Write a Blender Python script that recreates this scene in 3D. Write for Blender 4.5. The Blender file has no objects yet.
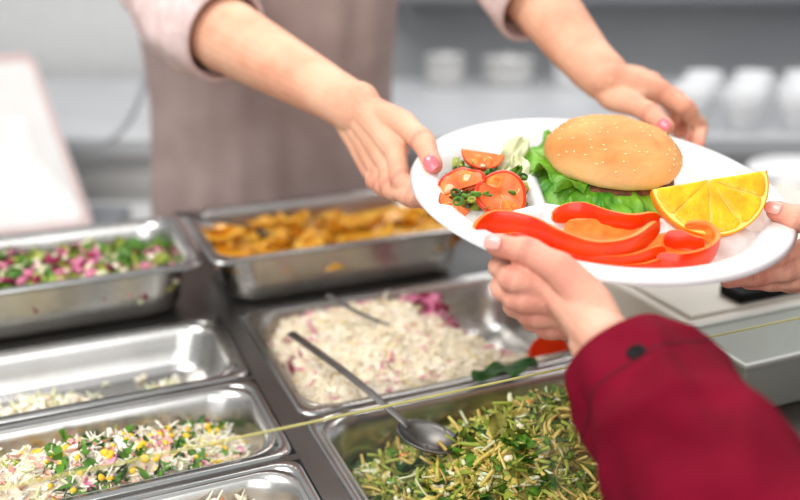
import bpy, math, random
import numpy as np
from mathutils import Vector, Matrix, noise
from mathutils.bvhtree import BVHTree
random.seed(7)
S = bpy.context.scene
COL = S.collection
S.view_settings.view_transform = 'Standard'
S.view_settings.look = 'None'
FP = 889.0
PT = math.radians(20)
CZ = 0.9
CAM = Vector((0, 0, CZ + 0.40))
RX = Vector((1, 0, 0)); UP = Vector((0, math.sin(PT), math.cos(PT))); FW = Vector((0, math.cos(PT), -math.sin(PT)))
def cw(x, y, z): return RX * x + UP * y + FW * z
def ray(px, py): return cw((px - 400) / FP, (250 - py) / FP, 1)
def at(px, py, d): return CAM + ray(px, py) * d
def on_z(px, py, z):
    r = ray(px, py); t = (CZ + z - CAM.z) / r.z
    return CAM + r * t
A = math.radians(23)
EU = Vector((math.cos(A), math.sin(A), 0)); EV = Vector((-math.sin(A), math.cos(A), 0))
def UV(u, v, z=0): return EU * u + EV * v + Vector((0, 0, CZ + z))

# ---------------- materials
def mk(name, c, rough=.5, metal=0, c2=None, scale=30, bump=0, bscale=None, sss=0, coat=0, lo=.35, hi=.65, sheen=0, bdist=.002, spec=None, blush=None):
    m = bpy.data.materials.new(name); m.use_nodes = True
    nt = m.node_tree; b = nt.nodes['Principled BSDF']
    c = tuple(c) + (1,)
    b.inputs['Base Color'].default_value = c
    b.inputs['Roughness'].default_value = rough
    b.inputs['Metallic'].default_value = metal
    if spec is not None: b.inputs['Specular IOR Level'].default_value = spec
    tc = nt.nodes.new('ShaderNodeTexCoord')
    n = nt.nodes.new('ShaderNodeTexNoise'); n.inputs['Scale'].default_value = scale; n.inputs['Detail'].default_value = 4
    nt.links.new(tc.outputs['Object'], n.inputs['Vector'])
    r = nt.nodes.new('ShaderNodeValToRGB')
    r.color_ramp.elements[0].position = lo; r.color_ramp.elements[1].position = hi
    c2 = (tuple(c2) + (1,)) if c2 else tuple(x * .93 for x in c[:3]) + (1,)
    r.color_ramp.elements[0].color = c2; r.color_ramp.elements[1].color = c
    nt.links.new(n.outputs['Fac'], r.inputs['Fac'])
    out = r.outputs['Color']
    if blush:
        for an, bc in (('blush', blush), ('crease', tuple(x * .55 for x in blush))):
            at_ = nt.nodes.new('ShaderNodeAttribute'); at_.attribute_name = an
            mx = nt.nodes.new('ShaderNodeMix'); mx.data_type = 'RGBA'
            nt.links.new(at_.outputs['Fac'], mx.inputs['Factor']); nt.links.new(out, mx.inputs['A']); mx.inputs['B'].default_value = tuple(bc) + (1,)
            out = mx.outputs['Result']
    nt.links.new(out, b.inputs['Base Color'])
    if bump:
        n2 = nt.nodes.new('ShaderNodeTexNoise'); n2.inputs['Scale'].default_value = bscale or scale * 4; n2.inputs['Detail'].default_value = 3
        nt.links.new(tc.outputs['Object'], n2.inputs['Vector'])
        bp = nt.nodes.new('ShaderNodeBump'); bp.inputs['Strength'].default_value = bump; bp.inputs['Distance'].default_value = bdist
        nt.links.new(n2.outputs['Fac'], bp.inputs['Height']); nt.links.new(bp.outputs['Normal'], b.inputs['Normal'])
    if sss:
        b.inputs['Subsurface Weight'].default_value = sss
        b.inputs['Subsurface Radius'].default_value = (.6, .25, .12)
        b.inputs['Subsurface Scale'].default_value = .012
    if coat: b.inputs['Coat Weight'].default_value = coat; b.inputs['Coat Roughness'].default_value = .08
    if sheen: b.inputs['Sheen Weight'].default_value = sheen
    return m
def srgb(r, g, b):
    f = lambda v: (v / 255 / 12.92) if v / 255 <= .04045 else ((v / 255 + .055) / 1.055) ** 2.4
    return (f(r), f(g), f(b))
M = {}
M['steel'] = mk('pan_steel', (.60, .585, .56), .26, 1, (.48, .47, .45), 12)
M['steel_rim'] = mk('rim_steel', (.50, .495, .48), .2, 1, (.40, .40, .39), 20)
M['dsteel'] = mk('counter_steel', (.18, .17, .16), .3, .85, (.11, .104, .098), 9)
M['bsteel'] = mk('brushed_panel', (.58, .59, .60), .45, .4, (.52, .53, .54), 6)
M['spoon'] = mk('spoon_steel', (.17, .16, .15), .38, 1, (.11, .105, .10), 30)
M['wall'] = mk('wall_paint', srgb(212, 214, 216), .7, 0, srgb(196, 199, 203), 1.2)
M['wallL'] = mk('wall_paint_left', srgb(235, 234, 232), .7)
M['floor'] = mk('floor_tile', srgb(150, 145, 140), .4, 0, srgb(130, 126, 122), 3)
M['white'] = mk('white_plastic', srgb(230, 227, 224), .45)
M['fridge'] = mk('cabinet_enamel', srgb(212, 212, 211), .45)
M['offwhite'] = mk('offwhite_plastic', srgb(216, 217, 218), .45)
M['cabinet'] = mk('cabinet_front', srgb(194, 193, 191), .5, 0, srgb(180, 180, 179), 3)
M['grey'] = mk('shelf_grey', srgb(128, 130, 134), .45, .3)
M['mgrey'] = mk('mid_grey', srgb(160, 162, 165), .5, .1)
M['dark'] = mk('dark_plastic', srgb(18, 17, 18), .5, spec=.1)
M['cream'] = mk('cream_metal', srgb(222, 216, 203), .45, 0, srgb(210, 204, 191), 8)
M['lgrey'] = mk('light_grey_metal', srgb(156, 161, 151), .4, .1, srgb(146, 150, 141), 8)
M['lgrey2'] = mk('pale_grey_trim', srgb(206, 209, 201), .4, .1)
M['porc'] = mk('porcelain', srgb(238, 237, 235), .2, 0, srgb(232, 231, 230), 8, coat=.35)
M['skin'] = mk('skin_light', srgb(231, 181, 150), .55, 0, srgb(217, 154, 125), 24, bump=.5, bscale=380, sss=.08, bdist=.0012, spec=.3, blush=srgb(222, 126, 108))
M['skin2'] = mk('skin_fair', srgb(234, 183, 156), .55, 0, srgb(219, 154, 131), 24, bump=.5, bscale=380, sss=.08, bdist=.0012, spec=.3, blush=srgb(222, 124, 108))
M['nail'] = mk('nail_pink', srgb(226, 116, 126), .2, coat=.5)
M['nail2'] = mk('nail_natural', srgb(238, 170, 158), .25, coat=.4)
M['shirt'] = mk('shirt_cotton', srgb(222, 198, 194), .85, 0, srgb(206, 180, 176), 60, bump=.2, bscale=900)
M['apron'] = mk('apron_canvas', srgb(168, 147, 141), .9, 0, srgb(153, 132, 126), 14, bump=.3, bscale=900)
M['maroon'] = mk('maroon_cloth', srgb(120, 8, 36), .85, 0, srgb(100, 4, 27), 18, bump=.4, bscale=1000, spec=.1)
M['maroon_d'] = mk('maroon_seam', srgb(56, 4, 16), .9)
M['glass_e'] = mk('glass_edge', srgb(212, 202, 122), .3, 0, srgb(182, 176, 108), 30)
def glass_mat():
    m = bpy.data.materials.new('clear_glass'); m.use_nodes = True; nt = m.node_tree
    for n in list(nt.nodes): nt.nodes.remove(n)
    o = nt.nodes.new('ShaderNodeOutputMaterial'); mx = nt.nodes.new('ShaderNodeMixShader')
    t = nt.nodes.new('ShaderNodeBsdfTransparent'); t.inputs['Color'].default_value = (.98, .99, .98, 1)
    g = nt.nodes.new('ShaderNodeBsdfGlossy'); g.inputs['Roughness'].default_value = .03
    mx.inputs[0].default_value = .04
    nt.links.new(t.outputs[0], mx.inputs[1]); nt.links.new(g.outputs[0], mx.inputs[2])
    nt.links.new(mx.outputs[0], o.inputs[0]); return m
M['glass'] = glass_mat()
def bun_mat():
    m = mk('bun_crust', srgb(226, 166, 98), .62, 0, srgb(194, 116, 52), 15, bump=.8, bscale=90, sss=.04, spec=.3, lo=.3, hi=.62)
    nt = m.node_tree; b = nt.nodes['Principled BSDF']
    ramp = [n for n in nt.nodes if n.type == 'VALTORGB'][0]
    tc = [n for n in nt.nodes if n.type == 'TEX_COORD'][0]
    sp = nt.nodes.new('ShaderNodeSeparateXYZ'); nt.links.new(tc.outputs['Generated'], sp.inputs[0])
    r2 = nt.nodes.new('ShaderNodeValToRGB'); r2.color_ramp.elements[0].position = .1; r2.color_ramp.elements[1].position = .55
    nt.links.new(sp.outputs['Z'], r2.inputs['Fac'])
    mx = nt.nodes.new('ShaderNodeMix'); mx.data_type = 'RGBA'
    nt.links.new(r2.outputs['Color'], mx.inputs['Factor'])
    mx.inputs['A'].default_value = srgb(240, 200, 140) + (1,)
    nt.links.new(ramp.outputs['Color'], mx.inputs['B']); nt.links.new(mx.outputs['Result'], b.inputs['Base Color'])
    return m
M['bun'] = bun_mat()
M['crumb'] = mk('bun_crumb', srgb(240, 208, 150), .8, 0, srgb(224, 180, 115), 120, bump=.5)
M['seed'] = mk('sesame', srgb(244, 214, 158), .55)
M['patty'] = mk('patty_meat', srgb(128, 78, 44), .7, 0, srgb(78, 42, 24), 150, bump=.8, bscale=300)
M['lettuce'] = mk('lettuce_leaf', srgb(130, 186, 46), .42, 0, srgb(58, 126, 18), 45, bump=.6, bscale=180, sss=.06)
M['pepper'] = mk('pepper_skin', srgb(238, 70, 6), .26, 0, srgb(222, 38, 2), 26, coat=.15, spec=.35)
M['pepper_i'] = mk('pepper_flesh', srgb(253, 142, 60), .45, 0, srgb(248, 108, 30), 60, spec=.3)
M['peel'] = mk('orange_peel', srgb(252, 160, 8), .4, 0, srgb(246, 140, 2), 60, bump=.5, bscale=500, spec=.3)
M['pith'] = mk('orange_pith', srgb(255, 222, 120), .6, 0, srgb(255, 212, 96), 80)
M['pulp'] = mk('orange_pulp', srgb(255, 200, 26), .22, 0, srgb(254, 162, 6), 55, bump=.8, bscale=200, coat=.2, sss=.15, spec=.35)
M['tom'] = mk('tomato_skin', srgb(230, 66, 10), .25, 0, srgb(212, 42, 6), 30, coat=.2, spec=.35)
M['tomf'] = mk('tomato_flesh', srgb(246, 136, 76), .4, 0, srgb(238, 98, 42), 70, coat=.1, spec=.3)
M['tomj'] = mk('tomato_jelly', srgb(232, 92, 24), .2, 0, srgb(244, 150, 60), 200, coat=.3)
def food(n, c, c2=None, r=.5, s=60, coat=.05, bump=0, bs=300): M[n] = mk('food_' + n, srgb(*c), r, 0, srgb(*c2) if c2 else None, s, coat=coat, bump=bump, bscale=bs, spec=.3)
food('green', (98, 146, 44), (62, 110, 26)); food('dgreen', (48, 90, 30), (28, 62, 16)); food('lgreen', (176, 186, 84), (146, 160, 56))
food('cabbage', (234, 232, 200), (214, 218, 168)); food('beet', (160, 24, 80), (112, 12, 54)); food('pink', (232, 150, 178), (214, 108, 148))
food('creamf', (250, 240, 218), (242, 227, 196), bump=.6); food('corn', (248, 210, 70), (238, 188, 40)); food('orange', (236, 132, 40), (222, 100, 20))
food('stew', (234, 176, 58), (220, 152, 34), r=.22, s=25, coat=.5); food('stewd', (222, 156, 46), (208, 136, 30), r=.3, coat=.4); food('potato', (240, 194, 80), (232, 178, 58), coat=.3)
food('red', (224, 62, 22), (200, 40, 12)); food('olive', (154, 148, 68), (120, 116, 44), bump=.6); food('yellow', (228, 208, 124), (208, 184, 88)); food('straw', (212, 186, 108), (184, 154, 76)); food('whitef', (252, 247, 236), (244, 236, 220), bump=.4); food('ham', (240, 190, 172), (230, 166, 150)); food('saladbase', (250, 240, 218), (232, 214, 182), bump=1, s=110, bs=420)

# ---------------- mesh helpers
ORG = {}
def mesh_obj(name, V, Fc, mats, root=None, smooth=True, mi=None, origin=None, recalc=False):
    if not isinstance(mats, (list, tuple)): mats = [mats]
    if root is not None: org = ORG[root.name]
    elif origin is not None: org = Vector(origin)
    else: org = Vector((sum(v[0] for v in V) / len(V), sum(v[1] for v in V) / len(V), min(v[2] for v in V)))
    me = bpy.data.meshes.new(name)
    me.from_pydata([Vector(v) - org for v in V], [], Fc)
    for m in mats: me.materials.append(m)
    if mi: me.polygons.foreach_set('material_index', mi)
    if smooth: me.polygons.foreach_set('use_smooth', [True] * len(me.polygons))
    if recalc:
        import bmesh
        bm = bmesh.new(); bm.from_mesh(me); bmesh.ops.recalc_face_normals(bm, faces=bm.faces); bm.to_mesh(me); bm.free()
    me.update()
    o = bpy.data.objects.new(name, me); COL.objects.link(o)
    if root is not None: o.parent = root; o.location = org - ORG[root.name]
    else: o.location = org
    ORG[o.name] = org
    return o
def thing(name, label, cat, loc, group=None):
    o = bpy.data.objects.new(name, None); COL.objects.link(o); o.location = loc; o.empty_display_size = .02
    ORG[o.name] = Vector(loc); tag(o, label, cat, group); return o
def tag(o, label=None, cat=None, group=None, kind=None):
    if label: o['label'] = label
    if cat: o['category'] = cat
    if group: o['group'] = group
    if kind: o['kind'] = kind
    return o
def solid(o, t, off=-1):
    m = o.modifiers.new('s', 'SOLIDIFY'); m.thickness = t; m.offset = off; return o
def bevel(o, w=.003, seg=2):
    m = o.modifiers.new('b', 'BEVEL'); m.width = w; m.segments = seg; m.limit_method = 'ANGLE'; return o
def subs(o, n=1):
    m = o.modifiers.new('u', 'SUBSURF'); m.levels = n; m.render_levels = n; return o
def box_v(V, Fc, p0, ex, ey, ez):
    b = len(V)
    for k in (0, 1):
        for j in (0, 1):
            for i in (0, 1): V.append(p0 + ex * i + ey * j + ez * k)
    for f in ((0, 2, 3, 1), (4, 5, 7, 6), (0, 1, 5, 4), (2, 6, 7, 3), (0, 4, 6, 2), (1, 3, 7, 5)): Fc.append([b + i for i in f])
def uvbox(V, Fc, u0, u1, v0, v1, z0, z1): box_v(V, Fc, UV(u0, v0, z0), EU * (u1 - u0), EV * (v1 - v0), Vector((0, 0, z1 - z0)))
def xbox(V, Fc, x0, x1, y0, y1, z0, z1): box_v(V, Fc, Vector((x0, y0, z0)), Vector((x1 - x0, 0, 0)), Vector((0, y1 - y0, 0)), Vector((0, 0, z1 - z0)))
def catmull(P, R, sub):
    P = [Vector(p) for p in P]
    if len(P) < 3:
        return ([P[0].lerp(P[1], i / sub) for i in range(sub + 1)], [R[0] + (R[1] - R[0]) * i / sub for i in range(sub + 1)])
    Q = [P[0] * 2 - P[1]] + P + [P[-1] * 2 - P[-2]]
    op, orr = [], []
    for i in range(len(P) - 1):
        a, b, c, d = Q[i:i + 4]
        for k in range(sub):
            t = k / sub
            op.append(.5 * ((2 * b) + (c - a) * t + (2 * a - 5 * b + 4 * c - d) * t * t + (3 * b - a - 3 * c + d) * t ** 3))
            orr.append(R[i] + (R[i + 1] - R[i]) * t)
    op.append(P[-1]); orr.append(R[-1]); return op, orr
def frames(P, up=Vector((0, 0, 1))):
    T = []
    for i in range(len(P)):
        a = P[max(0, i - 1)]; b = P[min(len(P) - 1, i + 1)]
        T.append((b - a).normalized())
    n = T[0].cross(up)
    if n.length < 1e-4: n = T[0].cross(Vector((1, 0, 0)))
    n.normalize(); out = []
    for t in T:
        n = (n - t * n.dot(t)).normalized(); out.append((t, n, t.cross(n)))
    return out
def tube(V, Fc, pts, rad, seg=14, sub=5, caps=True):
    P, R = catmull(pts, rad, sub)
    if caps:
        t0 = (P[0] - P[1]).normalized(); t1 = (P[-1] - P[-2]).normalized(); a, ra, b, rb = P[0], R[0], P[-1], R[-1]
        for k in (1, 2, 3):
            an = k / 3.3 * math.pi / 2
            P.insert(0, a + t0 * ra * math.sin(an)); R.insert(0, ra * math.cos(an))
            P.append(b + t1 * rb * math.sin(an)); R.append(rb * math.cos(an))
    fr = frames(P); base = len(V)
    for p, r, (t, n, bb) in zip(P, R, fr):
        for k in range(seg):
            a = 2 * math.pi * k / seg; V.append(p + n * (r * math.cos(a)) + bb * (r * math.sin(a)))
    for i in range(len(P) - 1):
        for k in range(seg):
            k2 = (k + 1) % seg
            Fc.append([base + i * seg + k, base + i * seg + k2, base + (i + 1) * seg + k2, base + (i + 1) * seg + k])
    if caps:
        Fc.append([base + k for k in range(seg)][::-1]); Fc.append([base + (len(P) - 1) * seg + k for k in range(seg)])
def loft(V, Fc, loops, cap0=False, cap1=False):
    b = len(V); n = len(loops[0])
    for l in loops: V.extend(l)
    for i in range(len(loops) - 1):
        for k in range(n):
            k2 = (k + 1) % n
            Fc.append([b + i * n + k, b + i * n + k2, b + (i + 1) * n + k2, b + (i + 1) * n + k])
    if cap0: Fc.append([b + k for k in range(n)][::-1])
    if cap1: Fc.append([b + (len(loops) - 1) * n + k for k in range(n)])
def lathe(V, Fc, prof, C, n, a, b, seg=40, cap0=False, cap1=False):
    loft(V, Fc, [[C + (a * math.cos(2 * math.pi * k / seg) + b * math.sin(2 * math.pi * k / seg)) * r + n * h for k in range(seg)] for r, h in prof], cap0, cap1)
def lathe_obj(name, prof, C, mat, root=None, n=Vector((0, 0, 1)), a=RX, b=Vector((0, 1, 0)), seg=40, cap0=True, cap1=True):
    V, Fc = [], []; lathe(V, Fc, prof, Vector(C), n, a, b, seg, cap0, cap1)
    return mesh_obj(name, V, Fc, mat, root)

# ---------------- setting
V, Fc = [], []; xbox(V, Fc, -4, 4, -2, 3.2, -.05, 0)
tag(mesh_obj('floor', V, Fc, M['floor'], smooth=False), kind='structure')
V, Fc = [], []; xbox(V, Fc, -4, 4, 3.0, 3.1, 0, 2.9)
tag(mesh_obj('wall_back', V, Fc, M['wall'], smooth=False), kind='structure')
V, Fc = [], []; xbox(V, Fc, -4.1, -4, -2, 3.1, 0, 2.9)
tag(mesh_obj('wall_left', V, Fc, M['wallL'], smooth=False), kind='structure')

# ---------------- serving counter
VB = 1.115
ctr = thing('serving_counter', 'dark steel serving counter with cut-out wells holding the food pans', 'counter', (0, .55, 0))
V, Fc = [], []
T0, T1 = -.012, 0
for c in [(-.7, -.20, .42, VB), (.165, .186, .42, .893), (.521, 1.5, .42, VB), (-.2, .521, .893, VB), (-.2, .165, .42, .436), (.186, .521, .42, .436),
          (-.2, .165, .594, .602), (-.2, .165, .739, .747), (.186, .521, .648, .656)]:
    uvbox(V, Fc, c[0], c[1], c[2], c[3], T0, T1)
mesh_obj('worktop', V, Fc, M['dsteel'], ctr, smooth=False)
V, Fc = [], []
uvbox(V, Fc, -.7, 1.5, .42, .433, -.9, -.0125)
mesh_obj('front_panel', V, Fc, M['bsteel'], ctr, smooth=False)
V, Fc = [], []
uvbox(V, Fc, -.7, 1.5, VB - .015, VB - .002, -.9, -.0125)
mesh_obj('back_panel', V, Fc, M['bsteel'], ctr, smooth=False)
for uu in (-.7, 1.487):
    V, Fc = [], []; uvbox(V, Fc, uu, uu + .013, .433, VB - .015, -.9, -.0125); mesh_obj('side_panel', V, Fc, M['bsteel'], ctr, smooth=False)

# ---------------- gastronorm pans
def rrect(u0, u1, v0, v1, r, z, n=6):
    L = []
    for (cu, cv, a0) in ((u1 - r, v1 - r, 0), (u0 + r, v1 - r, 90), (u0 + r, v0 + r, 180), (u1 - r, v0 + r, 270)):
        for k in range(n + 1):
            a = math.radians(a0 + 90 * k / n); L.append(UV(cu + r * math.cos(a), cv + r * math.sin(a), z))
    return L
def pan(u0, u1, v0, v1, z, dep, label, inner=.034):
    t = thing('food_pan', label, 'food pan', UV((u0 + u1) / 2, (v0 + v1) / 2, z - dep), None)
    def lp(i, r, dz): return rrect(u0 + i, u1 - i, v0 + i, v1 - i, r, z + dz)
    V, Fc = [], []; loft(V, Fc, [lp(0, .014, -.005), lp(.0004, .0145, -.0015), lp(.002, .015, 0), lp(.009, .024, -.0003)])
    solid(mesh_obj('rim', V, Fc, M['steel_rim'], t), .0012)
    V, Fc = [], []
    loft(V, Fc, [lp(.009, .024, -.0003), lp(.0115, inner - .006, -.0012), lp(.0135, inner - .002, -.004), lp(.0155, inner, -.01), lp(.019, inner, -dep * .5), lp(.0225, inner, -dep + .012), lp(.026, inner, -dep + .005), lp(.033, inner - .004, -dep + .001), lp(.041, inner - .012, -dep)], cap1=True)
    solid(mesh_obj('basin', V, Fc, M['steel'], t), .001)
    return (u0, u1, v0, v1, z)
PA = pan(-.190, .153, .888, 1.072, .066, .0655, 'steel pan of beetroot and leaf salad standing raised at the far left')
PB = pan(.160, .488, .884, 1.084, .066, .0655, 'steel pan of golden stew standing raised in front of the apron')
PC = pan(-.199, .164, .745, .894, .002, .045, 'nearly empty shallow steel pan with leftover scraps')
PD = pan(-.199, .164, .600, .741, .002, .05, 'steel pan of sweetcorn and herb salad in front of the empty pan')
PE = pan(.184, .523, .653, .894, .002, .065, 'steel pan heaped with creamy white shredded salad')
PF = pan(.184, .523, .434, .650, .002, .065, 'steel pan of chopped green salad nearest the glass guard')
PG = pan(-.199, .164, .434, .596, .002, .05, 'small steel pan at the bottom edge with pale salad remains')

# ---------------- chopped food
def rotm(fl=.45):
    return Matrix.Rotation(random.uniform(0, 6.28), 3, 'Z') @ Matrix.Rotation(random.gauss(0, fl), 3, 'X') @ Matrix.Rotation(random.gauss(0, fl), 3, 'Y')
def piece(kind, s):
    V, Fc = [], []
    if kind == 'cube':
        for k in (-1, 1):
            for j in (-1, 1):
                for i in (-1, 1): V.append(Vector((i * s * random.uniform(.7, 1.1), j * s * random.uniform(.5, .9), k * s * random.uniform(.3, .6))))
        for f in ((0, 2, 3, 1), (4, 5, 7, 6), (0, 1, 5, 4), (2, 6, 7, 3), (0, 4, 6, 2), (1, 3, 7, 5)): Fc.append(list(f))
    elif kind in ('strip', 'shred'):
        L = s * random.uniform(1.4, 2.6); w = s * (.24 if kind == 'strip' else .10); th = s * .06 if kind == 'strip' else s * .08
        bend = random.uniform(-1.6, 1.6); tw = random.uniform(-.8, .8); n = 5
        cv = random.uniform(-.6, .9)
        for i in range(n + 1):
            t = i / n - .5; x = L * t; y = bend * L * t * t; z = cv * L * (.08 - t * t) * .8
            ww = w * (1 - 1.2 * abs(t) ** 1.6)
            ca, sa = math.cos(tw * t * 2), math.sin(tw * t * 2)
            for (a, b) in ((-ww, -th), (ww, -th), (ww, th), (-ww, th)):
                V.append(Vector((x, y + a * ca - b * sa, z + a * sa + b * ca)))
        for i in range(n):
            for k in range(4): Fc.append([i * 4 + k, i * 4 + (k + 1) % 4, i * 4 + 4 + (k + 1) % 4, i * 4 + 4 + k])
        Fc.append([3, 2, 1, 0]); Fc.append([n * 4 + k for k in range(4)])
    elif kind in ('leaf', 'torn'):
        L = s * random.uniform(.7, 1.5); W = s * random.uniform(.25, .85); n = 6; ph = random.uniform(0, 6)
        cu = random.uniform(-1, 1) * .6; jg = .16 if kind == 'torn' else .03
        for i in range(n):
            for j in range(n):
                x = (i / (n - 1) - .5); y = (j / (n - 1) - .5); wd = math.cos(x * 2.3) * (1 + (random.uniform(-.35, .35) if kind == 'torn' else 0))
                V.append(Vector((x * 2 * L + random.uniform(-jg, jg) * s, y * 2 * W * wd + random.uniform(-jg, jg) * s, s * (cu * (x * x + y * y) * 2.4 + .2 * math.sin(7 * x + ph) * math.cos(8 * y + ph)) + random.uniform(-.07, .07) * s)))
        for i in range(n - 1):
            for j in range(n - 1): Fc.append([i * n + j, i * n + j + 1, i * n + n + j + 1, i * n + n + j])
    elif kind in ('kernel', 'clump'):
        m = 8; jj = .28 if kind == 'clump' else 0
        for r, h in ((.55, -.7), (1, -.1), (.8, .6), (.35, .9)):
            for k in range(m):
                a = 6.283 * k / m; q = 1 + random.uniform(-jj, jj); V.append(Vector((math.cos(a) * r * s * q, math.sin(a) * r * s * .8 * q, h * s * .7 * q)))
        for i in range(3):
            for k in range(m): Fc.append([i * m + k, i * m + (k + 1) % m, i * m + m + (k + 1) % m, i * m + m + k])
        Fc.append(list(range(m))[::-1]); Fc.append([3 * m + k for k in range(m)])
    elif kind == 'ring':
        m, q = 12, 5
        for i in range(m):
            a = 6.283 * i / m
            for k in range(q):
                b = 6.283 * k / q; r = s + .25 * s * math.cos(b); V.append(Vector((math.cos(a) * r, math.sin(a) * r, .4 * s * math.sin(b))))
        for i in range(m):
            for k in range(q): Fc.append([i * q + k, ((i + 1) % m) * q + k, ((i + 1) % m) * q + (k + 1) % q, i * q + (k + 1) % q])
    return V, Fc
def salad(name, label, P, hf, specs, n, base, seed, dep, cut=-.05, ins=.020, cat='salad', jit=.004, fl=.45, rug=.0035, G=50, sink=.05, var=(.65, 1.25), stray=0):
    random.seed(seed)
    u0, u1, v0, v1, z = P; u0 += ins; u1 -= ins; v0 += ins; v1 -= ins
    V, Fc, mi = [], [], []
    mats = [M[base]] + [M[s[2]] for s in specs]
    def inside(s, t):
        W, H = u1 - u0, v1 - v0; r = .022; x = min(s, 1 - s) * W; y = min(t, 1 - t) * H
        return not (x < r and y < r and (r - x) ** 2 + (r - y) ** 2 > r * r)
    idx = {}
    fine = G > 90
    def rg(s, t):
        h = noise.noise(Vector((s * 22, t * 16, seed))) + .6 * noise.noise(Vector((s * 55, t * 40, seed + 3)))
        if fine: h += .42 * noise.noise(Vector((s * 120, t * 84, seed + 5))) + .25 * noise.noise(Vector((s * 210, t * 150, seed + 6)))
        return rug * h
    for i in range(G + 1):
        for j in range(G + 1):
            s, t = i / G, j / G
            idx[i, j] = len(V); V.append(UV(u0 + s * (u1 - u0), v0 + t * (v1 - v0), z + max(hf(s, t) + rg(s, t), -dep + .002)))
    for i in range(G):
        for j in range(G):
            s, t = (i + .5) / G, (j + .5) / G
            if not inside(s, t) or hf(s, t) < cut: continue
            Fc.append([idx[i, j], idx[i + 1, j], idx[i + 1, j + 1], idx[i, j + 1]]); mi.append(0)
    wts = [s[3] for s in specs]; c = 0; tries = 0
    while c < n and tries < n * 6:
        tries += 1
        s, t = random.uniform(.01, .99), random.uniform(.01, .99)
        if not inside(s, t): continue
        h = hf(s, t) + rg(s, t)
        if h < cut:
            if random.random() > stray: continue
            h = -dep + .0015
            if min(s, 1 - s, t, 1 - t) < .1: continue
        k = random.choices(range(len(specs)), wts)[0]; sp = specs[k]
        if len(sp) > 4 and not sp[4](s, t): continue
        pv, pf = piece(sp[0], sp[1] * random.uniform(*var)); R = rotm(fl); b = len(V)
        o = UV(u0 + s * (u1 - u0), v0 + t * (v1 - v0), z + h + random.uniform(0, jit) + sp[1] * sink)
        lo = z - dep + .001 + CZ
        for p in pv:
            q = o + R @ p
            uu, vv = q.dot(EU), q.dot(EV)
            if uu < u0 - .003 or uu > u1 + .003 or vv < v0 - .003 or vv > v1 + .003:
                uc = min(max(uu, u0 - .003), u1 + .003); vc = min(max(vv, v0 - .003), v1 + .003); q = EU * uc + EV * vc + Vector((0, 0, q.z))
            q.z = max(q.z, lo); V.append(q)
        Fc.extend([[b + i for i in f] for f in pf]); mi.extend([k + 1] * len(pf)); c += 1
    o = mesh_obj(name, V, Fc, mats, mi=mi)
    return tag(o, label, cat, kind='stuff')
def edge(s, t, w=.12):
    e = min(s, 1 - s, t, 1 - t); return min(1, e / w)
salad('beetroot_salad', 'beetroot, herb and cabbage salad in the raised far left pan', PA, lambda s, t: -.034 + .026 * edge(s, t, .35) + .004 * math.sin(s * 20),
      [('cube', .006, 'beet', 3), ('torn', .011, 'green', 5), ('cube', .006, 'pink', 4), ('strip', .010, 'cabbage', 3), ('torn', .008, 'dgreen', 1.5), ('clump', .006, 'creamf', 2), ('torn', .011, 'lgreen', 4)], 950, 'olive', 3, .065)
salad('stewed_vegetables', 'golden stewed vegetables in the raised pan before the apron', PB, lambda s, t: -.024 + .002 * math.sin(s * 9 + t * 5),
      [('leaf', .024, 'stew', 5), ('leaf', .021, 'potato', 3), ('leaf', .018, 'stewd', 2), ('strip', .018, 'stewd', .6)], 100, 'stew', 4, .065, cat='stew', fl=.04, jit=.001, sink=-.02, rug=.002)
salad('salad_scraps', 'scraps of white salad left in the nearly empty pan', PC, lambda s, t: (-.041 + .022 * math.exp(-((s - .48) ** 2 / .012 + (t - .3) ** 2 / .1)) + .006 * math.exp(-((s - .85) ** 2 / .004 + (t - .45) ** 2 / .05))),
      [('strip', .007, 'cabbage', 4), ('clump', .004, 'whitef', 4), ('cube', .003, 'corn', 1), ('cube', .004, 'creamf', 3)], 300, 'creamf', 5, .045, cut=-.0372, stray=.10)
salad('sweetcorn_salad', 'creamy white salad with sweetcorn and chopped herbs', PD, lambda s, t: -.03 + .030 * edge(s, t, .4) - .012 * max(0, s - .85) / .15,
      [('kernel', .0040, 'corn', 3), ('torn', .009, 'green', 3.2, lambda s, t: .5 < s < .95), ('torn', .007, 'dgreen', 3, lambda s, t: .55 < s < .88), ('torn', .007, 'ham', 1.6), ('shred', .008, 'whitef', 7), ('torn', .006, 'whitef', 4), ('torn', .006, 'pink', 1.0), ('shred', .007, 'creamf', 6), ('strip', .007, 'cabbage', 3), ('shred', .008, 'lgreen', 1.2)], 2500, 'saladbase', 6, .05, rug=.0065, G=150, sink=-.1, jit=.0015, var=(.5, 1.25))
def hE(s, t):
    h = -.064 + .080 * math.exp(-(((s - .30) / .36) ** 4 + ((t - .45) / .56) ** 6)) + .042 * math.exp(-(((s - .76) / .27) ** 2 + ((t - .10) / .26) ** 2)) + .030 * math.exp(-(((s - .62) / .09) ** 2 + ((t - .70) / .16) ** 2))
    return min(h, -.004 + .021 * edge(s, t, .4)) - .014 * (1 - edge(s, t, .06))
def bz(s, t): return math.hypot((s - .62) / .09, (t - .70) / .16) < 1.25
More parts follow.
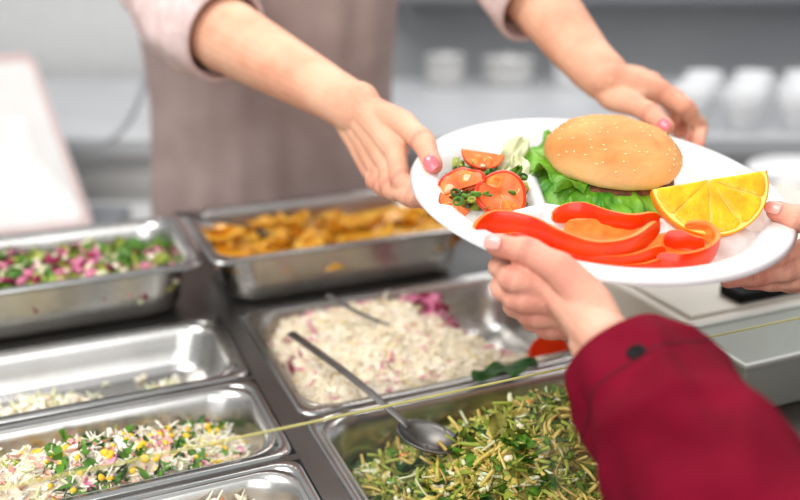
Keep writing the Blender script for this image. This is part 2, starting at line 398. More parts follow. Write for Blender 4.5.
salad('creamy_white_salad', 'heap of creamy white shredded salad with pink beetroot traces', PE, hE,
      [('shred', .0068, 'creamf', 11, lambda s, t: not bz(s, t)), ('shred', .006, 'whitef', 6, lambda s, t: not bz(s, t)), ('strip', .0050, 'creamf', 5, lambda s, t: not bz(s, t)), ('torn', .005, 'creamf', 3, lambda s, t: not bz(s, t)), ('shred', .007, 'yellow', .5), ('torn', .008, 'beet', 9, bz), ('cube', .005, 'pink', 5, bz), ('shred', .009, 'pink', 2.2, lambda s, t: noise.noise(Vector((s * 5, t * 5, 9))) > .25), ('torn', .007, 'beet', 1.5, lambda s, t: s < .06 and t > .4), ('shred', .008, 'pink', .4)], 4600, 'saladbase', 8, .065, cut=-.055, fl=.28, jit=.0008, rug=.0066, G=190, sink=-.04, var=(.5, 1.3))
salad('green_salad', 'chopped leaf and cabbage salad in the nearest middle pan', PF, lambda s, t: -.050 + .066 * edge(s, t, .38) * min(1, (s + .10) * 2.2) + .005 * math.sin(s * 14) * math.cos(t * 9),
      [('torn', .0085, 'green', 5), ('torn', .008, 'dgreen', 2), ('torn', .009, 'lgreen', 4), ('shred', .012, 'straw', 4), ('shred', .012, 'yellow', 5), ('torn', .008, 'yellow', 4), ('cube', .0035, 'orange', .3), ('torn', .008, 'olive', 2), ('shred', .012, 'lgreen', 5), ('strip', .010, 'cabbage', 3), ('clump', .004, 'creamf', 1), ('cube', .004, 'red', .08)], 4200, 'olive', 9, .065, fl=.5, rug=.006, var=(.4, 1.4), G=80)
salad('pale_salad_remains', 'pale shredded salad with carrot left in the bottom pan', PG, lambda s, t: -.040 + .034 * math.exp(-((s - .78) ** 2 / .04 + (t - .7) ** 2 / .3)),
      [('shred', .012, 'creamf', 5), ('strip', .010, 'orange', 1.2), ('clump', .005, 'whitef', 3), ('cube', .004, 'lgreen', .6)], 650, 'creamf', 11, .05, cut=-.036)
random.seed(21)
def leafy(name, c, ex, ey, n, sx, sy, amp, mat, root=None, G=22, seed=0, ruf=7):
    V, Fc = [], []
    for i in range(G + 1):
        for j in range(G + 1):
            x, y = i / G * 2 - 1, j / G * 2 - 1; w = math.sqrt(max(0, 1 - x * x * .92))
            e = max(abs(x), abs(y))
            h = amp * (e ** 2 * math.sin(ruf * math.atan2(y, x) + seed) + .5 * noise.noise(Vector((x * 3, y * 3, seed))))
            V.append(c + ex * (x * sx) + ey * (y * sy * w) + n * h)
    for i in range(G):
        for j in range(G): Fc.append([i * (G + 1) + j, (i + 1) * (G + 1) + j, (i + 1) * (G + 1) + j + 1, i * (G + 1) + j + 1])
    return solid(mesh_obj(name, V, Fc, mat, root), .0006, 0)
ZZ = Vector((0, 0, 1))
tag(leafy('lettuce_leaf', on_z(505, 369, .012), EU, EV, ZZ, .034, .011, .004, M['dgreen'], seed=2), 'dark green leaf lying on the front rim of the white salad pan', 'leaf')
def tomato_chunk(c, r, label, ex=EU, ey=EV, ez=ZZ, group=None, fm='tom', b0=-10, b1=65):
    t = thing('tomato_wedge', label, 'tomato', c - ez * .004, group)
    V, Fc = [], []; G = 14
    for i in range(G + 1):
        for j in range(7):
            a = math.pi * i / G; b = math.radians(b0 + (b1 - b0) * j / 6)
            V.append(c + ex * (r * math.cos(a)) + (ey * math.cos(b) + ez * math.sin(b)) * (r * math.sin(a) * .85))
    for i in range(G):
        for j in range(6): Fc.append([i * 7 + j, i * 7 + j + 1, (i + 1) * 7 + j + 1, (i + 1) * 7 + j])
    solid(mesh_obj('skin', V, Fc, M['tom'], t), .0008, 0)
    V2, F2 = [], []
    for b in (0, 6):
        s = len(V2); V2.append(c.copy())
        for i in range(G + 1): V2.append(V[i * 7 + b])
        for i in range(G): F2.append([s, s + 1 + i, s + 2 + i])
    mesh_obj('flesh', V2, F2, M[fm], t)
    if fm != 'tom':
        for aa in (55, 120):
            am = math.radians(aa); dd = ex * math.cos(am) + ey * math.sin(am); pp = c + dd * r * .5; e2 = ex.cross(ey).normalized(); 
            if e2.dot(ez) > 0: e2 = -e2
            V, Fc = [], []; db = e2.cross(dd)
            lathe(V, Fc, [(1, 0), (.8, .6), (.4, 1), (.001, 1.05)], Vector(), Vector((0, 0, 1)), Vector((1, 0, 0)), Vector((0, 1, 0)), 14)
            mesh_obj('seed_pocket', [pp + dd * (v.x * r * .26) + db * (v.y * r * .2) + e2 * (v.z * .0007) for v in V], Fc, M['tomj'], t)
tomato_chunk(on_z(550, 354, .008), .022, 'red tomato wedge in the right corner of the white salad pan')
# ---------------- spoons
def spoon(path, bc, dirv, nrm, L, W, label, name='serving_spoon', hw=.0050):
    t = thing(name, label, 'spoon', bc)
    V, Fc = [], []
    P, R = catmull(path, [1] * len(path), 6); fr = frames(P)
    for i, (p, (tt, n, b)) in enumerate(zip(P, fr)):
        k = i / (len(P) - 1); w = hw - hw * .45 * k
        for a in range(10):
            an = 6.283 * a / 10; V.append(p + n * (w * math.cos(an)) + b * (.0014 * math.sin(an)))
    for i in range(len(P) - 1):
        for a in range(10): Fc.append([i * 10 + a, i * 10 + (a + 1) % 10, i * 10 + 10 + (a + 1) % 10, i * 10 + 10 + a])
    Fc.append(list(range(10))[::-1]); Fc.append([(len(P) - 1) * 10 + a for a in range(10)])
    mesh_obj('handle', V, Fc, M['spoon'], t)
    V, Fc = [], []; sd = nrm.cross(dirv).normalized()
    rings = []
    for i in range(9):
        q = i / 8; z = -.013 * (1 - q * q)
        rings.append([bc + dirv * (L * q * math.cos(6.283 * a / 28)) + sd * (W * q * math.sin(6.283 * a / 28)) + nrm * z for a in range(28)])
    rings[0] = [bc - nrm * .013 + (p - bc) * 1e-3 for p in rings[1]]
    loft(V, Fc, rings)
    solid(mesh_obj('bowl', V, Fc, M['spoon'], t), .0012)
sp0 = on_z(291, 333, .036); sp1 = on_z(350, 376, .028); sp2 = on_z(404, 422, .012); sb = on_z(429, 436, .005)
dv = (sb - sp2); dv.z *= .4; dv.normalize()
spoon([sp0, sp1, sp2, sb - dv * .022], sb, dv, (ZZ - EV * .10 - dv * dv.z).normalized(), .029, .019, 'long steel serving spoon resting in the chopped green salad')
q0 = on_z(326, 294, .048); q1 = on_z(357, 312, .032); q2 = on_z(390, 326, .018); qb = on_z(406, 334, .010)
dv = (qb - q2).normalized()
spoon([q0, q1, q2], qb - ZZ * .008, dv, (ZZ - dv * dv.z).normalized(), .026, .018, 'steel spoon sunk in the creamy white salad', hw=.004)
q0 = on_z(176, 213, .086); q1 = on_z(205, 219, .082); q2 = on_z(250, 226, .062); qb = on_z(272, 230, .050)
dv = (qb - q2).normalized()
spoon([q0, q1, q2], qb - ZZ * .004, dv, (ZZ - dv * dv.z).normalized(), .024, .018, 'steel ladle lying in the golden stew over the pan corner', hw=.007)

# ---------------- glass guard (leans back over the food)
gg = thing('glass_guard', 'low clear glass guard with a yellowish top edge before the pans', 'glass guard', UV(.4, .43, 0))
g0, g1 = UV(-.45, .428, .001), UV(1.3, .428, .001); g2, g3 = UV(1.3, .4995, .0885), UV(-.45, .4995, .0885)
mesh_obj('pane', [g0, g1, g2, g3], [[0, 1, 2, 3]], M['glass'], gg, smooth=False)
V, Fc = [], []; box_v(V, Fc, g3, EU * 1.75, EV * .0014, ZZ * .0011); mesh_obj('polished_edge', V, Fc, M['glass_e'], gg, smooth=False)

# ---------------- right side appliances
cu = thing('scale_cabinet', 'cream metal cabinet on the counter under the held plate', 'cabinet', UV(.7, .8, 0))
V, Fc = [], []; uvbox(V, Fc, .54, 1.0, .588, .93, .0005, .052); bevel(mesh_obj('body', V, Fc, M['cream'], cu, smooth=False), .004)
V, Fc = [], []; uvbox(V, Fc, .55, .99, .596, .92, .052, .056); bevel(mesh_obj('lid', V, Fc, M['cream'], cu, smooth=False), .0015)
gb = thing('metal_box', 'grey-green metal box behind the glass beside the maroon sleeve', 'box', UV(.7, .54, 0))
V, Fc = [], []; uvbox(V, Fc, .532, .95, .505, .582, .0005, .046); bevel(mesh_obj('body', V, Fc, M['lgrey'], gb, smooth=False), .003)
V, Fc = [], []; uvbox(V, Fc, .529, .953, .502, .585, .0462, .050); bevel(mesh_obj('lid', V, Fc, M['lgrey'], gb, smooth=False), .0012)
V, Fc = [], []
for c in ((.529, .953, .502, .506), (.529, .953, .581, .585), (.529, .533, .506, .581), (.949, .953, .506, .581)): uvbox(V, Fc, c[0], c[1], c[2], c[3], .0502, .0525)
mesh_obj('edge_trim', V, Fc, M['lgrey2'], gb, smooth=False)
cr = thing('card_terminal', 'flat black device on the cream cabinet at the right edge', 'terminal', UV(.72, .63, .0565))
V, Fc = [], []; uvbox(V, Fc, .610, .86, .597, .628, .0565, .068); bevel(mesh_obj('body', V, Fc, M['dark'], cr, smooth=False), .003)
V, Fc = [], []; uvbox(V, Fc, .62, .85, .602, .623, .0681, .0686); mesh_obj('screen', V, Fc, M['dark'], cr, smooth=False)

# ---------------- background
bc_ = thing('back_worktop', 'long steel worktop along the back of the kitchen', 'worktop', (0, 2.1, 0))
V, Fc = [], []; xbox(V, Fc, -2.6, 3, 1.76, 2.5, .86, .9); bevel(mesh_obj('top', V, Fc, M['bsteel'], bc_, smooth=False), .004)
V, Fc = [], []; xbox(V, Fc, -2.58, 2.98, 1.80, 2.48, .0005, .859); mesh_obj('body', V, Fc, M['cabinet'], bc_, smooth=False)
for k in range(8):
    V, Fc = [], []; xbox(V, Fc, -2.5 + k * .68, -2.5 + k * .68 + .64, 1.785, 1.80, .14, .82); d = bevel(mesh_obj('door', V, Fc, M['cabinet'], bc_, smooth=False), .004)
    V, Fc = [], []; xbox(V, Fc, -2.3 + k * .68, -2.1 + k * .68, 1.765, 1.785, .74, .755); mesh_obj('handle', V, Fc, M['mgrey'], d, smooth=False)
sh = thing('wall_shelf', 'grey steel shelf fixed on the back wall above the worktop', 'shelf', (1.2, 2.75, 1.1))
V, Fc = [], []; xbox(V, Fc, -.1, 3, 2.6, 3.0, 1.10, 1.14); mesh_obj('board', V, Fc, M['grey'], sh, smooth=False)
for xx in (0.02, 1.45, 2.9):
    V, Fc = [], []; xbox(V, Fc, xx, xx + .02, 2.7, 3.0, 1.04, 1.10); mesh_obj('bracket', V, Fc, M['mgrey'], sh, smooth=False)
def cup(loc, label):
    t = thing('cup', label, 'cup', loc, 'white cups on the back worktop')
    lathe_obj('body', [(.0, 0), (.026, 0), (.03, .004), (.036, .04), (.041, .085), (.038, .085), (.033, .04), (.027, .008), (0, .008)], Vector(loc), M['offwhite'], t, seg=24, cap0=False, cap1=False)
    V, Fc = [], []
    tube(V, Fc, [Vector(loc) + Vector((.036, 0, .07)), Vector(loc) + Vector((.062, 0, .06)), Vector(loc) + Vector((.056, 0, .03)), Vector(loc) + Vector((.032, 0, .022))], [.004] * 4, seg=8, sub=4)
    mesh_obj('handle', V, Fc, M['offwhite'], t)
    return t
c0 = cup((.60, 1.84, .9), 'white cup among those lined up on the back worktop')
for i in range(9):
    for (j, yy) in enumerate((1.84, 1.95, 2.06)):
        if i == 0 and j == 0: continue
        c = c0.copy(); COL.objects.link(c); c.location = (.60 + i * .115 + j * .05, yy, .9); c.rotation_euler.z = random.uniform(-1, 1)
        for ch in c0.children:
            d = ch.copy(); COL.objects.link(d); d.parent = c
def canister(x, y, r, h, mat, name, label, cat):
    t = thing(name, label, cat, (x, y, .9))
    lathe_obj('body', [(.0, 0.0005), (r * .96, 0.0005), (r, .006), (r, h - .006), (r * .96, h), (0, h)], (x, y, .9), mat, t, seg=28, cap0=False, cap1=False)
    lathe_obj('lid', [(r * .9, h), (r * 1.04, h + .002), (r * 1.04, h + .012), (r * .2, h + .015), (.012, h + .02), (0, h + .022)], (x, y, .9), mat, t, seg=28, cap0=False, cap1=False)
canister(.12, 2.38, .05, .07, M['cabinet'], 'food_tub', 'pale lidded tub on the back worktop beside the apron', 'tub')
canister(.29, 2.40, .065, .06, M['cabinet'], 'steel_pot', 'low grey pot on the back worktop between the two forearms', 'pot')
canister(.46, 2.38, .05, .08, M['offwhite'], 'storage_jar', 'pale jar on the back worktop just left of the raised forearm', 'jar')
def dish(loc, label):
    return tag(lathe_obj('side_plate', [(0, 0), (.05, 0), (.06, .004), (.095, .014), (.1, .016), (.097, .018), (.06, .008), (0, .007)], loc, M['porc'], None, seg=40, cap0=False, cap1=False), label, 'plate', 'white plates stacked on the counter')
for k, lb in enumerate(('lowest white plate of the stack behind the right rim', 'middle white plate of the stack behind the right rim', 'uppermost white plate of the stack behind the right rim')):
    dish(UV(1.14, 1.005, .0005 + k * .009), lb)
tl = at(-60, 62, 1.62); tr = at(34, 56, 1.58); br = at(97, 232, 1.50); bl = at(-40, 240, 1.5)
def bil(s, t): return bl.lerp(br, s).lerp(tl.lerp(tr, s), t)
nb = (br - bl).cross(tl - bl).normalized()
def rr2(i, r, off):
    L = []
    for (cs, ct, a0) in ((1 - i - r, 1 - i - r, 0), (i + r, 1 - i - r, 90), (i + r, i + r, 180), (1 - i - r, i + r, 270)):
        for k in range(6):
            a = math.radians(a0 + 18 * k); L.append(bil(cs + r * math.cos(a), ct + r * math.sin(a)) + nb * off)
    return L
bd = thing('serving_board', 'white rounded board leaning upright at the far left beyond the pans', 'board', bl.lerp(br, .5))
V, Fc = [], []; loft(V, Fc, [rr2(0, .08, 0), rr2(0, .08, .012)], True, True); mesh_obj('panel', V, Fc, M['white'], bd, smooth=False)
V, Fc = [], []; loft(V, Fc, [rr2(.0, .08, .0122), rr2(.05, .06, .0122)]); mesh_obj('border', V, Fc, mk('border_pink', srgb(206, 180, 176), .5), bd)['label'] = 'pale pink border'
V, Fc = [], []; b0 = bl.lerp(br, .5); xbox(V, Fc, b0.x - .12, b0.x + .12, b0.y - .02, b0.y + .18, b0.z - .03, b0.z - .002); mesh_obj('foot', V, Fc, M['grey'], bd, smooth=False)
st = thing('side_table', 'grey side table carrying the leaning white board', 'table', (-.9, 1.6, 0))
V, Fc = [], []; xbox(V, Fc, -1.5, -.42, 1.42, 1.72, b0.z - .06, b0.z - .0305)
mesh_obj('tabletop', V, Fc, M['cabinet'], st, smooth=False)
for xx in (-1.46, -.5):
    for yy in (1.44, 1.67):
        V, Fc = [], []; xbox(V, Fc, xx, xx + .03, yy, yy + .03, 0, b0.z - .0605); mesh_obj('leg', V, Fc, M['grey'], st, smooth=False)
fr_ = thing('white_cabinet', 'tall white cabinet standing on the left by the back wall', 'cabinet', (-1.7, 2.8, 0))
V, Fc = [], []; xbox(V, Fc, -2.9, -.55, 2.62, 2.98, 0, 2.1); bevel(mesh_obj('body', V, Fc, M['fridge'], fr_, smooth=False), .01)
for xx in (-2.86, -1.7):
    V, Fc = [], []; xbox(V, Fc, xx, xx + 1.12, 2.6, 2.619, .05, 2.05); d = mesh_obj('door', V, Fc, M['fridge'], fr_, smooth=False)
    V, Fc = [], []; xbox(V, Fc, xx + 1.05, xx + 1.07, 2.57, 2.6, 1.3, 1.6); mesh_obj('handle', V, Fc, M['mgrey'], d, smooth=False)
V, Fc = [], []
tube(V, Fc, [at(160, -120, 1.62), at(156, 0, 1.62), at(148, 70, 1.62), at(128, 122, 1.62), at(100, 145, 1.62), at(60, 150, 1.66)], [.006] * 6, seg=8, sub=6)
tag(mesh_obj('cable', V, Fc, M['mgrey']), 'grey cable hanging in a curve left of the apron', 'cable')

# ---------------- the held plate
PCn = at(598, 189, .70)
s_, c_ = .48, math.sqrt(1 - .48 ** 2); r4 = math.radians(4)
E1 = cw(math.cos(r4), -math.sin(r4), 0); E2 = cw(s_ * math.sin(r4), s_ * math.cos(r4), c_); NP = E1.cross(E2).normalized()
def Pm(a, b, h): return PCn + E1 * a + E2 * b + NP * h
def plt(px, py, h=0):
    r = ray(px, py); t = (PCn + NP * h - CAM).dot(NP) / r.dot(NP); return CAM + r * t
def ab(px, py, h=0):
    p = plt(px, py, h) - PCn; return Vector((p.dot(E1), p.dot(E2)))
J = ab(540, 210, -.006)
arms = [ab(518, 128), ab(446, 230), ab(775, 232)]
def seg_d(p, a, b):
    t = max(0, min(1, (p - a).dot(b - a) / (b - a).length_squared)); return (p - (a + (b - a) * t)).length
def sm(x, a, b):
    t = max(0, min(1, (x - a) / (b - a))); return t * t * (3 - 2 * t)
RP = .1462
def ph(a, b):
    r = math.hypot(a, b); p = Vector((a, b))
    rim = sm(r, .115, .131)
    d = min(seg_d(p, J, x) for x in arms)
    ridge = math.exp(-(d / .0055) ** 2)
    h = -.016 * (1 - max(rim, ridge * .8))
    if r > .131: h += (r - .131) * .12
    if r > .1442: h -= (r - .1442) * 1.6
    return h
V, Fc = [], []; NR, NS = 72, 144
for i in range(NR + 1):
    r = RP * (i / NR)
    if i == 0: r = .0002
    for k in range(NS):
        a = 2 * math.pi * k / NS; x, y = r * math.cos(a), r * math.sin(a); V.append(Pm(x, y, ph(x, y)))
for i in range(NR):
    for k in range(NS): Fc.append([i * NS + k, i * NS + (k + 1) % NS, (i + 1) * NS + (k + 1) % NS, (i + 1) * NS + k][::-1])
dp = thing('divided_plate', 'white three-compartment plate held by four hands with the burger meal', 'plate', Pm(0, 0, -.02))
o = mesh_obj('dish', V, Fc, M['porc'], dp, recalc=False); solid(o, .003, 1)
V, Fc = [], []; lathe(V, Fc, [(.085, -.019), (.086, -.0235), (.09, -.0235), (.092, -.019)], PCn, NP, E1, E2, 72); mesh_obj('foot_ring', V, Fc, M['porc'], dp)

# ---------------- burger
bg = plt(607, 187, -.0155)
bur = thing('hamburger', 'sesame bun hamburger with frilly lettuce in the middle of the plate', 'burger', bg)
lathe_obj('bottom_bun', [(0, .0005), (.040, .0005), (.049, .004), (.051, .008), (.049, .011), (0, .011)], bg, M['crumb'], bur, NP, E1, E2, 48, False, False)
V, Fc = [], []
prof = [(.001, .011), (.046, .0112), (.0515, .014), (.0515, .017), (.046, .0200), (.001, .0200)]
for i, (r, h) in enumerate(prof):
    for k in range(60):
        a = 6.283 * k / 60; rr = r * (1 + .04 * noise.noise(Vector((math.cos(a) * 6, math.sin(a) * 6, h * 200)))); V.append(bg + E1 * rr * math.cos(a) + E2 * rr * math.sin(a) + NP * h)
for i in range(5):
    for k in range(60): Fc.append([i * 60 + k, i * 60 + (k + 1) % 60, (i + 1) * 60 + (k + 1) % 60, (i + 1) * 60 + k])
mesh_obj('patty', V, Fc, M['patty'], bur)
RB, HT, ZB = .0560, .036, .0195
prof = [(.001, ZB), (.047, ZB), (.0530, ZB + .002), (.0555, ZB + .006), (RB, ZB + .010)]
for k in range(1, 15):
    a = k / 14 * math.pi / 2; prof.append((max(RB * math.cos(a) ** .84, .0004) if k < 14 else .0004, ZB + .010 + (HT - .010) * math.sin(a)))
V, Fc = [], []
for (r, h) in prof:
    for k in range(72):
        a = 6.283 * k / 72; q = 1 + .04 * noise.noise(Vector((math.cos(a) * 1.6, math.sin(a) * 1.6, h * 30)))
        V.append(bg + (E1 * math.cos(a) + E2 * math.sin(a)) * r * q + NP * (h + .0022 * noise.noise(Vector((math.cos(a) * r * 60, math.sin(a) * r * 60, 3)))))
for i in range(len(prof) - 1):
    for k in range(72): Fc.append([i * 72 + k, i * 72 + (k + 1) % 72, (i + 1) * 72 + (k + 1) % 72, (i + 1) * 72 + k])
bunV, bunF = V, Fc
bo = mesh_obj('top_bun', V, Fc, M['bun'], bur)
bb_ = BVHTree.FromPolygons(bunV, bunF)
random.seed(5); pts = []
tr_ = 0
while len(pts) < 90 and tr_ < 4000:
    tr_ += 1
    a = random.uniform(0, 6.283); el = math.asin(random.uniform(.22, 1))
    r = RB * math.cos(el) ** .84; h = ZB + .010 + (HT - .010) * math.sin(el)
    p = bg + (E1 * math.cos(a) + E2 * math.sin(a)) * r + NP * h
    if all((p - q).length > .0042 for q in pts):
        pts.append(p)
        loc, nn, _, _ = bb_.find_nearest(p)
        if nn.dot(p - bg) < 0: nn = -nn
        p = loc
        d = nn.cross(Vector((random.random(), random.random(), random.random()))).normalized(); e = nn.cross(d)
        V, Fc = [], []
        lathe(V, Fc, [(.0001, -.9), (.6, -.6), (1, 0), (.6, .6), (.0001, .9)], Vector((0, 0, 0)), Vector((0, 0, 1)), Vector((1, 0, 0)), Vector((0, 1, 0)), 8)
        V = [p + nn * .0001 + d * (v.x * .0014 * (1 - .25 * v.x)) + e * (v.y * .0008) + nn * (v.z * .0006) for v in V]
        mesh_obj('sesame_seed', V, Fc, M['seed'], bur)
def frill(a0, a1, r0, r1, h0, amp, freq, seed, drop):
    V, Fc = [], []; NA, NRr = 190, 14
    for i in range(NA + 1):
        a = math.radians(a0 + (a1 - a0) * i / NA)
        endf = min(1, min(i, NA - i) / 14)
        rm = r0 + (r1 - r0) * (.6 + .4 * endf) * (1 + .12 * math.sin(a * 5 + seed) + .16 * noise.noise(Vector((a * 7, seed, 0))))
        for j in range(NRr + 1):
            q = j / NRr; r = r0 + (rm - r0) * q
            ph_ = a * freq + seed + 3 * noise.noise(Vector((a * 3, q * 1.5, seed)))
            w = amp * q ** 1.7 * (math.sin(ph_ + 1.5 * q) + .55 * math.sin(ph_ * 2.1 + seed * 2) * q + .7 * noise.noise(Vector((a * 14, q * 4, seed))))
            rr = r + amp * .5 * q * math.cos(ph_ * 1.2 + seed)
            hh = max(h0 - drop * q ** 1.5 + w, .0012)
            V.append(bg + (E1 * math.cos(a) + E2 * math.sin(a)) * rr + NP * hh)
    for i in range(NA):
        for j in range(NRr): Fc.append([i * (NRr + 1) + j, (i + 1) * (NRr + 1) + j, (i + 1) * (NRr + 1) + j + 1, i * (NRr + 1) + j + 1])
    solid(mesh_obj('lettuce', V, Fc, M['lettuce'], bur), .0004, 0)
frill(135, 250, .040, .072, .0200, .0050, 12, 1.0, .016)
frill(235, 318, .040, .069, .0195, .0045, 14, 2.0, .013)
frill(150, 322, .040, .068, .0180, .0045, 16, 3.0, .016)
frill(112, 240, .040, .070, .0205, .0055, 11, 5.0, .001)

# ---------------- orange wedge
RO = .0435; OC = plt(709, 180, -.0150 + RO)
ow = thing('orange_wedge', 'juicy orange wedge with cut face forward on the right of the plate', 'orange', OC - NP * RO)
OE = cw(.985, .165, .02).normalized(); OD = cw(.12, -.93, -.30); OD = (OD - OE * OD.dot(OE)).normalized(); OB = OE.cross(OD).normalized()
if OB.dot(FW) < 0: OB = -OB
V, Fc = [], []; NA, NB = 40, 12; AW = math.radians(84)
for i in range(NA + 1):
    for j in range(NB + 1):
        a = math.pi * i / NA; b = AW * j / NB
        V.append(OC + OE * (RO * math.cos(a)) + (OD * math.cos(b) + OB * math.sin(b)) * (RO * math.sin(a)))
for i in range(NA):
    for j in range(NB): Fc.append([i * (NB + 1) + j, i * (NB + 1) + j + 1, (i + 1) * (NB + 1) + j + 1, (i + 1) * (NB + 1) + j])
solid(mesh_obj('peel', V, Fc, M['peel'], ow), .0010, 1)
random.seed(77)
for fa in (0, AW):
    dd = OD * math.cos(fa) + OB * math.sin(fa)
    outn = (-OB if fa == 0 else (OE.cross(dd)).normalized())
    if fa and outn.dot(OD) > 0: outn = -outn
    V, Fc = [OC.copy()], []
    for i in range(NA + 1): V.append(OC + OE * (RO * math.cos(math.pi * i / NA)) + dd * (RO * math.sin(math.pi * i / NA)))
    for i in range(NA): Fc.append([0, i + 1, i + 2])
    mesh_obj('pith', V, Fc, M['pith'], ow)
    cuts = [0, 31, 70, 104, 146, 180]
    for k in range(5):
        a0 = math.radians(cuts[k] + .4); a1 = math.radians(cuts[k + 1] - .4)
        V, Fc = [], []; poly = []
        for i in range(13):
            a = a0 + (a1 - a0) * i / 12; poly.append((RO * (.935 - .05 * abs(i / 6 - 1) ** 4 + random.uniform(-.006, .006)), a))
        for i in range(1, 6): poly.append((RO * (.90 - .88 * i / 5), a1 - .006 * i / 5 - random.uniform(0, .012)))
        for i in range(4, 0, -1): poly.append((RO * (.90 - .88 * i / 5), a0 + .006 * i / 5 + random.uniform(0, .012)))
        cen = sum((OE * (r * math.cos(a)) + dd * (r * math.sin(a)) for r, a in poly), Vector()) / len(poly)
        for q, hgt in ((1, 0), (1, .0002), (.95, .0005), (.7, .0008), (.35, .0009)):
            for jx, (r, a) in enumerate(poly):
                p = OE * (r * math.cos(a)) + dd * (r * math.sin(a)); V.append(OC + cen + (p - cen) * q + outn * (hgt + .0001 + (random.uniform(-.0003, .0003) if q < .95 else 0)))
        n = len(poly)
        for i in range(4):
            for j in range(n): Fc.append([i * n + j, i * n + (j + 1) % n, (i + 1) * n + (j + 1) % n, (i + 1) * n + j])
        Fc.append([4 * n + j for j in range(n)])
        mesh_obj('segment', V, Fc, M['pulp'], ow)

# ---------------- pepper strips: flat curved slices, skin outside, paler cut edges and inside
def pepper(pp, w, th, tilt, label, tp=.45, curl=.22):
    P = [plt(x, y, h) for x, y, h in pp]; P, R = catmull(P, [w] * len(P), 8); N = len(P)
    skin, flesh = [], []
    for i in range(N):
        T = (P[min(N - 1, i + 1)] - P[max(0, i - 1)]).normalized(); q = i / (N - 1)
        side = T.cross(NP).normalized()
        tl = math.radians(tilt[0] + (tilt[1] - tilt[0]) * q + 7 * math.sin(q * 6 + w * 500))
        up = (NP * math.cos(tl) + side * math.sin(tl)); sd = (side * math.cos(tl) - NP * math.sin(tl))
        e = min(1, min(q, 1 - q) / .14); taper = tp + (1 - tp) * math.sqrt(1 - (1 - e) ** 2)
        ww = w * taper * (1 + .13 * math.sin(q * 8 + w * 900)); tt = th
        sec = []
        for k in range(9):
            x = -1 + k / 4; sec.append((tt * .5 - curl * ww * x * x * .6, ww * x))
        cut = tt * .95
        sec2 = [sec[8], (sec[8][0] - cut * .5, ww * 1.03), (sec[8][0] - cut, ww * .96)]
        for k in range(7, 0, -1):
            x = -1 + k / 4; sec2.append((sec[k][0] - tt * (1.0 + .12 * math.sin(q * 30 + k)), ww * x * .95))
        sec2 += [(sec[0][0] - cut, -ww * .96), (sec[0][0] - cut * .5, -ww * 1.03), sec[0]]
        skin.append([P[i] + sd * a + up * b for a, b in sec]); flesh.append([P[i] + sd * a + up * b for a, b in sec2])
    t = thing('pepper_strip', label, 'pepper', P[N // 2] - NP * w)
    for nm, rows, mt in (('skin', skin, M['pepper']), ('flesh', flesh, M['pepper_i'])):
        V, Fc = [], []; n = len(rows[0])
        for r in rows: V.extend(r)
        for i in range(N - 1):
            for k in range(n - 1): Fc.append([i * n + k, i * n + k + 1, (i + 1) * n + k + 1, (i + 1) * n + k])
        if nm == 'flesh':
            for i in (0, N - 1):
                b = len(V); V.extend(skin[i]); V.extend(flesh[i][1:-1]); Fc.append(list(range(b, len(V))))
        mesh_obj(nm, V, Fc, mt, t)
pepper([(474, 231, .002), (496, 222, .006), (528, 226, .006), (562, 240, .004), (598, 250, .003), (634, 245, .004), (658, 227, .008)], .0072, .0038, (-6, -10), 'long orange-red pepper strip sweeping from the left rim towards the middle')
pepper([(552, 216, -.004), (578, 212, .000), (606, 218, .002), (634, 222, .002), (658, 220, .000)], .0066, .0036, (-12, -8), 'pepper strip lying just in front of the lettuce')
pepper([(500, 240, -.006), (530, 244, -.006), (562, 254, -.006), (600, 263, -.006), (634, 262, -.006), (664, 252, -.004)], .0066, .0036, (-10, -14), 'low curved pepper strip below the long one')
pepper([(524, 256, -.010), (560, 265, -.010), (600, 272, -.010), (640, 271, -.010), (668, 264, -.009)], .0058, .0034, (-18, -24), 'short pepper strip along the front rim')
pepper([(656, 260, -.006), (680, 265, -.006), (704, 258, -.004), (717, 244, -.002), (708, 232, .000), (684, 228, .000)], .0070, .0038, (-14, -2), 'broad curled pepper piece below the orange wedge')
pepper([(704, 244, -.008), (672, 248, -.008), (648, 246, -.008)], .0110, .0032, (62, 66), 'pepper piece with its pale inner side up inside the curl')
pepper([(642, 236, -.007), (606, 234, -.007), (564, 230, -.007)], .0105, .0032, (62, 66), 'pepper piece with its pale inner side up before the lettuce')
pepper([(660, 221, -.003), (684, 225, -.003), (712, 233, -.004)], .0062, .0034, (-14, -10), 'narrow pepper strip tucked under the orange wedge')
pepper([(664, 238, -.001), (684, 240, .000), (704, 246, -.002)], .0058, .0034, (-14, -10), 'short pepper strip crossing the curled piece')

